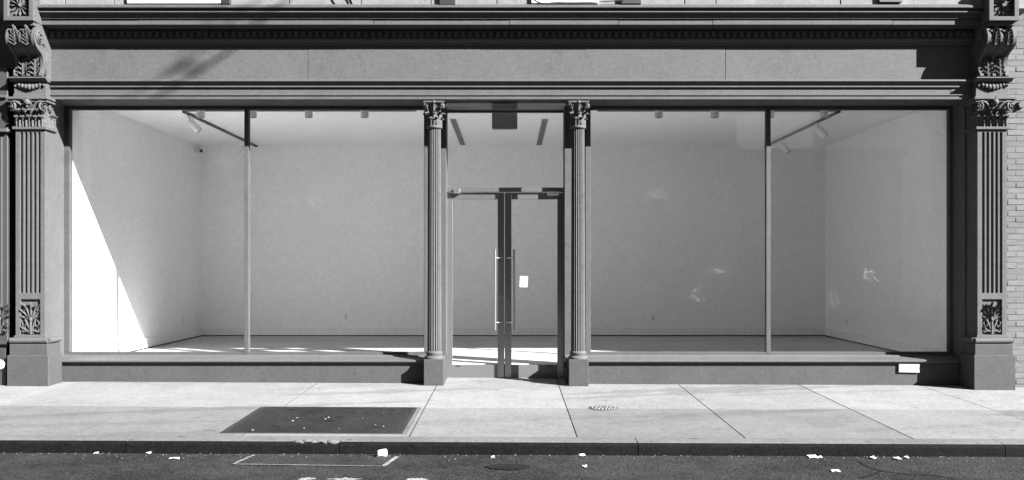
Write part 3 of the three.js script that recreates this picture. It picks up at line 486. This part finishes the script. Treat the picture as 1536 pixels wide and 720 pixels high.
function lightTrack(x0, x1, z0, z1, label) { const t = thing('light_track', label, 'light track', [(x0 + x1) / 2, CEIL, (z0 + z1) / 2], 'spotlight tracks on the shop ceiling'); const front = x1 > x0, w = Math.max(0.02, (x1 - x0) / 2), l = front ? 0.012 : (z1 - z0) / 2; part(t, 'rail', rbox(-w, w, front ? -0.012 : -0.035, 0.001, -l, l, 0.004), MAT.track); part(t, 'end_cap', front ? box(w, w + 0.01, -0.011, 0, -0.01, 0.01) : box(-0.018, 0.018, -0.033, 0, -l - 0.02, -l), MAT.black); return t; }
lightTrack(-4.77, -4.77, -5.6, -1.74, 'dark track running back along the ceiling beside the sunlit wall');
lightTrack(4.81, 4.81, -5.6, -1.74, 'dark track running back along the ceiling beside the shaded wall');
lightTrack(-4.74, -1.38, -1.76, -1.76, 'thin dark track along the front of the ceiling on the sunlit side');
lightTrack(1.28, 4.78, -1.76, -1.76, 'thin dark track along the front of the ceiling on the shaded side');
function spot(x, z, tx, tz, len, label, group) { // white cylinder head on a short stem, aimed along (tx, -1, tz)
  const s = thing('track_spotlight', label, 'spotlight', [x, CEIL - 0.035, z], group), d = new THREE.Vector3(tx, -1, tz).normalize(), a = new THREE.Vector3(0, -0.075, 0), e = a.clone().addScaledVector(d, len);
  part(s, 'adapter', rbox(-0.025, 0.025, -0.03, 0.002, -0.025, 0.025, 0.004), MAT.plasticWhite);
  part(s, 'stem', cyl(0.012, 0.012, [0, -0.02, 0], a.toArray(), 10), MAT.plasticWhite);
  part(s, 'head', [cyl(0.058, 0.058, a.toArray(), e.toArray(), 24)], MAT.plasticWhite);
  part(s, 'lens', [cyl(0.05, 0.05, e.toArray(), e.clone().addScaledVector(d, 0.003).toArray(), 24)], MAT.grey);
}
function downlight(x, z, label, group) { // white can fixed straight to the ceiling
  const s = thing('ceiling_spotlight', label, 'spotlight', [x, CEIL, z], group);
  part(s, 'can', [cyl(0.057, 0.057, [0, 0.002, 0], [0, -0.15, 0], 24)], MAT.canGrey); part(s, 'lens', [cyl(0.048, 0.048, [0, -0.1502, 0], [0, -0.153, 0], 24)], MAT.grey);
}
const zf = -1.45;
for (const [px, side, n] of [[379, 'sunlit', 'behind the mullion'], [463, 'sunlit', 'halfway along'], [547, 'sunlit', 'nearest the doors on'], [988, 'shaded', 'nearest the doors on'], [1072, 'shaded', 'halfway along'], [1155, 'shaded', 'behind the mullion']]) downlight(X(px, zf), zf, `pale cylinder spotlight ${n} ${n.startsWith('behind') ? 'at ' : ''}the front track of the ${side} half`, `spotlights of the front track on the ${side} side`);
downlight(X(301, zf), zf, 'pale cylinder spotlight at the corner of the front track by the sunlit wall');
downlight(X(1236, zf), zf, 'pale cylinder spotlight at the corner of the front track by the shaded wall');
spot(-4.77, -2.0, 0.9, -0.3, 0.2, 'tilted white spotlight on the track beside the sunlit wall, next to the corner');
spot(4.81, -2.7, 0.9, 0.2, 0.19, 'tilted white spotlight on the track beside the shaded wall, next to the corner');
spot(4.81, -4.6, 0.8, 0.3, 0.19, 'tilted white spotlight far back on the track beside the shaded wall');
spot(-4.77, -5.0, -0.9, 0.1, 0.17, 'tilted white spotlight far back on the track beside the sunlit wall');
{ // security camera on the left wall near the far corner
  const c = thing('security_camera', 'small white security camera high on the sunlit wall near the corner', 'camera', [RX0, Y(226, -5.4), -5.35]);
  part(c, 'mount', rbox(0, 0.05, -0.04, 0.05, -0.05, 0.05, 0.01), MAT.plasticWhite);
  part(c, 'body', [cyl(0.05, 0.055, [0.04, 0, 0], [0.13, -0.02, 0.05], 20), new THREE.SphereGeometry(0.055, 16, 10).translate(0.13, -0.02, 0.05)], MAT.plasticWhite);
  part(c, 'lens', [cyl(0.03, 0.026, [0.135, -0.02, 0.075], [0.155, -0.025, 0.115], 16)], MAT.black);
}
for (const [px, py, wall] of [[519, 475, 0], [980, 477, 0], [274, 479, -1], [1271, 482, 1]]) {
  const o = thing('wall_outlet', ['white socket plate low on the sunlit side wall', px < 700 ? 'white socket plate on the far wall seen left of the doors' : 'white socket plate on the far wall seen right of the doors', 'white socket plate low on the shaded side wall'][wall + 1], 'socket');
  if (!wall) o.position.set(X(px, RZ), Y(py, RZ), RZ); else { const z = CZ - F * (wall < 0 ? RX0 : RX1) / (px - 765); o.position.set(wall < 0 ? RX0 : RX1, Y(py, z), z); o.rotation.y = -wall * Math.PI / 2; }
  part(o, 'plate', rbox(-0.038, 0.038, -0.06, 0.06, -0.001, 0.008, 0.003), MAT.paper); part(o, 'socket', [rbox(-0.016, 0.016, 0.01, 0.04, 0.007, 0.0095, 0.001), rbox(-0.016, 0.016, -0.04, -0.01, 0.007, 0.0095, 0.001)], mat(0.5));
}
// paper notice stuck to the door glass, name plate on the bulkhead
{
  const z = DZ - 0.0185, cx = X(785.5, z), cy = Y(422.5, z), n = thing('paper_notice', 'small white paper notice stuck to the glass of the right door leaf', 'notice', [cx, cy, z]);
  n.rotation.z = -0.04; part(n, 'sheet', rbox(-0.055, 0.055, -0.076, 0.076, 0, 0.003, 0.001), mat(0.27, null, { roughness: 0.9 }));
  part(n, 'print', [new THREE.TorusGeometry(0.014, 0.003, 4, 18, 4.4).scale(1, 1, 0.2).translate(0.006, 0.03, 0.0035)], mat(0.13));
}
{
  const cx = (X(1347, BZ) + X(1378, BZ)) / 2, w = (X(1378, BZ) - X(1347, BZ)) / 2, y0 = Y(558.5, BZ), y1 = Y(545, BZ), s = thing('name_plate', 'small white plate with faint lettering on the grey bulkhead', 'sign', [cx, y0, BZ]);
  s.rotation.z = -0.022; part(s, 'plate', rbox(-w, w, 0, y1 - y0, 0.002, 0.026, 0.002), mat(0.215, null, { roughness: 0.9 }));
  const g = [], mark = (u, v, ww, hh) => g.push(box(-w + 2 * w * u, -w + 2 * w * (u + ww), (y1 - y0) * (1 - v), (y1 - y0) * (1 - v + hh), 0.0255, 0.0268));
  for (const [u, v, ww, hh] of [[0.23, 0.46, 0.03, 0.1], [0.265, 0.47, 0.02, 0.05], [0.36, 0.46, 0.035, 0.06], [0.41, 0.46, 0.035, 0.1], [0.53, 0.5, 0.06, 0.08], [0.62, 0.48, 0.1, 0.03], [0.75, 0.5, 0.04, 0.1], [0.8, 0.5, 0.05, 0.05], [0.58, 0.88, 0.1, 0.05], [0.7, 0.88, 0.16, 0.02]]) mark(u, v, ww, hh);
  part(s, 'lettering', g, mat(0.1));
}

// ---------------------------------------------------------------- neighbours
const brickHouse = thing('brick_building', 'pale painted brick wall beside the right-hand pilaster', 'building', [6.2, 0, 0]);
{
  part(brickHouse, 'mortar_bed', box(0.01, 4.5, -0.6, 9, -0.6, 0.006), MAT.mortar);
  const bw = 0.205, bh = 0.0635, st = 0.0735, geos = [0, 1, 2].map(() => { const g = rbox(0, bw, 0, bh, -0.05, 0.0098, 0.004), p = g.attributes.position; for (let i = 0; i < p.count; i++) { const q = Math.sin(p.getX(i) * 91 + p.getY(i) * 173 + rnd() * 0.1) * 0.0018; p.setZ(i, p.getZ(i) + q); } g.computeVertexNormals(); const u = uvBox(g); u.userData.ready = true; return u; });
  const shift = geos.map(g => [0.1, 0.4].map(o => { const c = g.clone(), uv = c.attributes.uv; for (let i = 0; i < uv.count; i++) uv.setXY(i, uv.getX(i) + o, uv.getY(i) + o * 1.7); c.userData.ready = true; return c; })).flat();
  for (let r = 0; r < 74; r++) for (let k = 0; k < 4; k++) { const x = 0.012 + k * (bw + 0.011) - (r % 2 ? 0.107 : 0); const o = part(brickHouse, 'brick', shift[Math.floor(rnd() * 6)], brickMats[Math.floor(rnd() * 4)]); o.position.set(x + rr(-0.003, 0.003), -0.13 + r * st, rr(-0.004, 0.003)); o.rotation.z = rr(-0.006, 0.006); }
  part(brickHouse, 'wall_anchor', [cyl(0.05, 0.04, [0.275, Y(157, 0.05), 0.02], [0.275, Y(157, 0.05), 0.06], 8), rbox(0.23, 0.32, Y(161, 0.05), Y(153, 0.05), 0.03, 0.05, 0.008)], MAT.black);
}
const leftHouse = thing('dark_neighbouring_shopfront', 'dark iron shopfront pier beside the left-hand pilaster', 'building', [-6.75, 0, 0]);
{
  const e = X(9.5, 0.16) + 6.75;
  part(leftHouse, 'wall', box(-4, 0.33, -0.5, 9, -0.5, -0.12), MAT.black);
  part(leftHouse, 'pier_shaft', [rbox(-0.4, e, -0.35, Y(100, 0.16), -0.2, 0.13, 0.01), rbox(-0.4, e - 0.06, Y(497, 0.16), Y(205, 0.16), 0, 0.15, 0.01)], MAT.darkIron);
  part(leftHouse, 'cap_moulding', [rbox(-0.45, e + 0.025, Y(198, 0.18), Y(193, 0.18), -0.2, 0.19, 0.008), rbox(-0.45, e + 0.0, Y(146, 0.18), Y(142, 0.18), -0.2, 0.17, 0.006)], MAT.iron);
  part(leftHouse, 'base_moulding', [rbox(-0.45, e + 0.03, Y(517, 0.2), Y(512, 0.2), -0.2, 0.2, 0.01), rbox(-0.45, e + 0.0, -0.35, Y(522, 0.18), -0.2, 0.17, 0.008)], MAT.darkIron);
  part(leftHouse, 'leaf_relief', palmette(0.22, 0.42).map(g => g.translate(e - 0.08, Y(500, 0.16), 0.15)), MAT.darkIron);
}
{ // crumpled white bag tied to the neighbour's pier
  const g = new THREE.IcosahedronGeometry(0.06, 4), p = g.attributes.position, v = new THREE.Vector3();
  for (let i = 0; i < p.count; i++) { v.fromBufferAttribute(p, i); const q = 1 + 0.16 * Math.sin(v.x * 70 + 3 * Math.sin(v.y * 60)) * Math.sin(v.y * 55 + v.z * 40) + 0.1 * Math.sin(v.z * 120); p.setXYZ(i, v.x * q, v.y * q, v.z * q * 0.8); }
  g.computeVertexNormals(); single('plastic_bag', g, mat(0.3), 'crumpled white plastic bag against the dark left-hand pier', 'bag', undefined, [X(0, 0.22), Y(547, 0.22), 0.22]);
}

// ---------------------------------------------------------------- things on the pavement and road
{
  const h = thing('cellar_hatch', 'dark steel cellar hatch set flush in the pavement', 'hatch', [-1.85, sy(2.35) - FALL * 1.85 * -1 * -1, 2.35]);
  h.rotation.z = FALL; h.rotation.x = -CR * 1; h.position.y = sy(2.35) + FALL * -1.85;
  part(h, 'plate', rbox(-0.82, 0.78, -0.05, 0.004, -0.665, 0.665, 0.003), MAT.hatch);
  part(h, 'rim', [box(0.795, 0.835, -0.05, 0.002, -0.7, 0.7), box(-0.87, -0.832, -0.05, 0.0, -0.7, 0.7), box(-0.832, 0.795, -0.05, 0.001, -0.71, -0.675), box(-0.832, 0.795, -0.05, 0.001, 0.675, 0.712)], MAT.joint);
  part(h, 'frame_strip', box(0.84, 0.875, -0.05, 0.001, -0.7, 0.7), MAT.kerbTop);
  for (const [x, z] of [[-0.47, -0.5], [-0.42, 0.43], [0.05, 0.13], [0.58, -0.53], [0.56, 0.44], [0.1, -0.1]]) part(h, 'lift_slot', rbox(x - 0.045, x + 0.045, -0.001, 0.0055, z - 0.016, z + 0.016, 0.001), MAT.groove);
  const bits = []; for (let k = 0; k < 11; k++) { const s = rr(0.004, 0.011); bits.push(new THREE.IcosahedronGeometry(s, 0).scale(1.4, 0.3, 1).rotateY(rnd() * 6).translate(rr(-0.75, 0.7), 0.006, rr(-0.6, 0.6))); }
  const st = part(h, 'pale_grit', bits, mat(0.35)); st.userData.kind = 'stuff';
}
{
  const z = CZ - (CH + 0.035) * F / 212, x = X(905, z), c = thing('coal_hole_cover', 'small round pierced iron cover in the pavement', 'manhole cover', [x, sy(z) + FALL * x, z]);
  c.rotation.x = -CR; part(c, 'ring', [new THREE.CylinderGeometry(0.165, 0.165, 0.02, 36).translate(0, -0.006, 0)], MAT.kerbTop);
  part(c, 'lid', [new THREE.CylinderGeometry(0.148, 0.148, 0.02, 36).translate(0, -0.003, 0)], MAT.darkIron);
  const g = []; for (let r = 1; r <= 3; r++) for (let k = 0; k < r * 7; k++) { const a = k / (r * 7) * 2 * Math.PI; g.push(new THREE.CylinderGeometry(0.01, 0.013, 0.008, 7).translate(Math.cos(a) * r * 0.042, 0.01, Math.sin(a) * r * 0.042)); }
  part(c, 'stud', g, MAT.stone);
}
const groundY = (x, z) => (z < KZ ? sy(z) : roadY(x, z)) + FALL * x;
function onGround(px, py) { let x = 0, z = 3.8; for (let k = 0; k < 30; k++) { z = CZ - (CH - (py > 672 ? roadY(x, z) : sy(z)) - FALL * x) * F / (py - 400); x = X(px, z); } return [x, groundY(x, z), z]; }
{
  const [x, y, z] = onGround(573, 685), c = thing('paper_cup', 'crushed white paper cup lying in the gutter', 'cup', [x, y + 0.03, z]);
  c.rotation.set(0, 0.25, 0); c.scale.setScalar(0.78);
  const w = grid(10, 22, (u, v) => { const a = v * 2 * Math.PI, r = 0.033 + 0.009 * u; return [-0.045 + 0.095 * u, r * Math.sin(a) * (1 - 0.12 * Math.cos(a * 2)) * (1 + 0.06 * Math.sin(a * 3 + u * 5)), r * Math.cos(a)]; });
  part(c, 'cup_wall', [w], MAT.paper); part(c, 'cup_base', [cyl(0.033, 0.033, [-0.046, 0, 0], [-0.04, 0, 0], 20)], MAT.paper); part(c, 'rim', [new THREE.TorusGeometry(0.042, 0.0028, 6, 24).rotateY(Math.PI / 2).translate(0.05, 0, 0)], MAT.paper);
}
function scrap(px, py, w, d, label, albedo = 0.8) {
  const [x, y, z] = onGround(px, py), ph = rnd() * 6, g = grid(8, 6, (u, v) => [(u - 0.5) * w * (1 - 0.2 * Math.sin(v * 3)), 0.006 + 0.003 * Math.sin(u * 7 + ph) * Math.cos(v * 5) + 0.006 * u * v, (0.5 - v) * d * (1 - 0.1 * Math.sin(u * 4 + ph))]);
  const g2 = g.clone().translate(0, -0.003, 0);
  return single('paper_scrap', [g, g2], albedo > 0.7 ? MAT.paper : mat(albedo), label, 'litter', 'scraps of litter in the gutter', [x, y + 0.006, z]);
}
scrap(1219, 686.5, 0.085, 0.09, 'flat white paper scrap by the kerb in front of the right window');
scrap(1230, 687, 0.03, 0.03, 'tiny white scrap beside the flat paper scrap');
scrap(1253, 708, 0.075, 0.05, 'narrow pale strip of litter lying out in the road', 0.55);
scrap(1310, 688, 0.04, 0.06, 'folded white scrap by the kerb below the name plate');
scrap(1346, 689, 0.05, 0.06, 'pale crumpled scrap by the kerb below the name plate', 0.5);
scrap(1360, 687.5, 0.03, 0.05, 'small pale scrap next to the crumpled scrap by the kerb', 0.6);
scrap(873, 684, 0.06, 0.08, 'crumpled grey paper by the kerb in line with the right column', 0.45);
scrap(739, 687, 0.03, 0.04, 'small white scrap by the kerb in line with the doors');
scrap(877, 701, 0.04, 0.03, 'small white fleck out in the road in line with the right column');
scrap(223, 681, 0.05, 0.04, 'pale scrap by the kerb in front of the left window', 0.6);
scrap(145, 681, 0.04, 0.04, 'pale scrap by the kerb near the left-hand pilaster', 0.55);
scrap(262, 689, 0.1, 0.03, 'pale streak of litter out in the road in front of the left window', 0.5);
{ // grit and crumbs along the gutter
  const g = []; for (let k = 0; k < 230; k++) { const x = rr(-4.6, 4.6), z = KZ + 0.25 + Math.pow(rnd(), 2.5) * 0.25, s = rr(0.002, 0.007); g.push(new THREE.IcosahedronGeometry(s, 0).scale(1.5, 0.6, 1).rotateY(rnd() * 6).translate(x, groundY(x, z) + 0.004, z)); }
  const o = single('gutter_grit', g, mat(0.09), 'loose pale grit and crumbs along the foot of the kerb', 'grit'); o.userData.kind = 'stuff';
}

// ---------------------------------------------------------------- across the street, seen only in the glass and by its shadow
{
  const b = thing('low_brick_building', 'low dark brick building mirrored faintly in the glass', 'building', [-3.5, 0, 16.2]);
  const bm = mat(0.13, T.brick);
  part(b, 'wall', [box(-16, 15.8, -0.5, 5.0, 0, 8)], bm); part(b, 'upper_storeys', [box(-16, 5.6, 5.0, 15, 0.02, 8)], bm); part(b, 'coping', box(5.61, 15.9, 5.0, 5.2, -0.1, 8.1), MAT.stone);
  for (let k = 0; k < 7; k++) { const w = part(b, 'window', rbox(-13 + k * 4.1, -10.6 + k * 4.1, 0.9, 3.6, -0.06, 0.05, 0.02), MAT.stone); part(w, 'pane', box(-12.85 + k * 4.1, -10.75 + k * 4.1, 1.05, 3.45, -0.075, -0.062), MAT.black); }
  const p = thing('pale_plastered_building', 'pale plastered building at the corner across the street, mirrored faintly in the glass', 'building', [12.6, 0, 17.5]);
  part(p, 'wall', box(0, 16, -0.5, 8.6, 0, 8), mat(0.6, T.plaster)); part(p, 'cornice', box(-0.15, 16.15, 8.2, 8.7, -0.2, -0.001), mat(0.5)); part(p, 'door', rbox(6, 7.2, -0.3, 2.4, -0.05, 0.05, 0.02), MAT.darkIron);
  const t = thing('tall_brick_building', 'tall dark building beyond the low one, mirrored faintly in the glass', 'building', [4, 0, 36]);
  part(t, 'wall', box(0, 8, -0.5, 13, 0, 8), mat(0.12, T.brick)); part(t, 'wall', box(-22, -6, -0.5, 15, 0, 8), mat(0.1, T.brick));
  for (let r = 0; r < 3; r++) for (let k = 0; k < 3; k++) part(t, 'window', box(0.9 + k * 2.4, 2.2 + k * 2.4, 2 + r * 3.6, 4.2 + r * 3.6, -0.04, 0.02), MAT.stone);
}
{ // unseen tubes and wire, added to cast the slanting bands on the fascia
  const l = thing('added_shadow_tubes', 'twin tubes on a wire, added out of view to cast shadow bands on the fascia', 'shadow caster', [7.51, 11.9, 7.4]);
  for (const [x, r0] of [[0, 0.024], [-0.36, 0.014]]) part(l, 'tube', [cyl(r0, r0, [x, 0, -0.75], [x, 0, 0.6], 14)], MAT.darkIron);
  part(l, 'bracket', [rbox(-0.38, 0.02, 0.04, 0.06, -0.03, 0.03, 0.008), cyl(0.012, 0.012, [-0.18, 0.05, 0], [-0.18, 0.4, 0], 8)], MAT.darkIron);
  part(l, 'added_wire', [cyl(0.006, 0.006, [-26, 0.9, 0], [-0.18, 0.4, 0], 6), cyl(0.006, 0.006, [-0.18, 0.4, 0], [22, 0.9, 0], 6)], MAT.darkIron);
}
renderer.render(scene, camera);
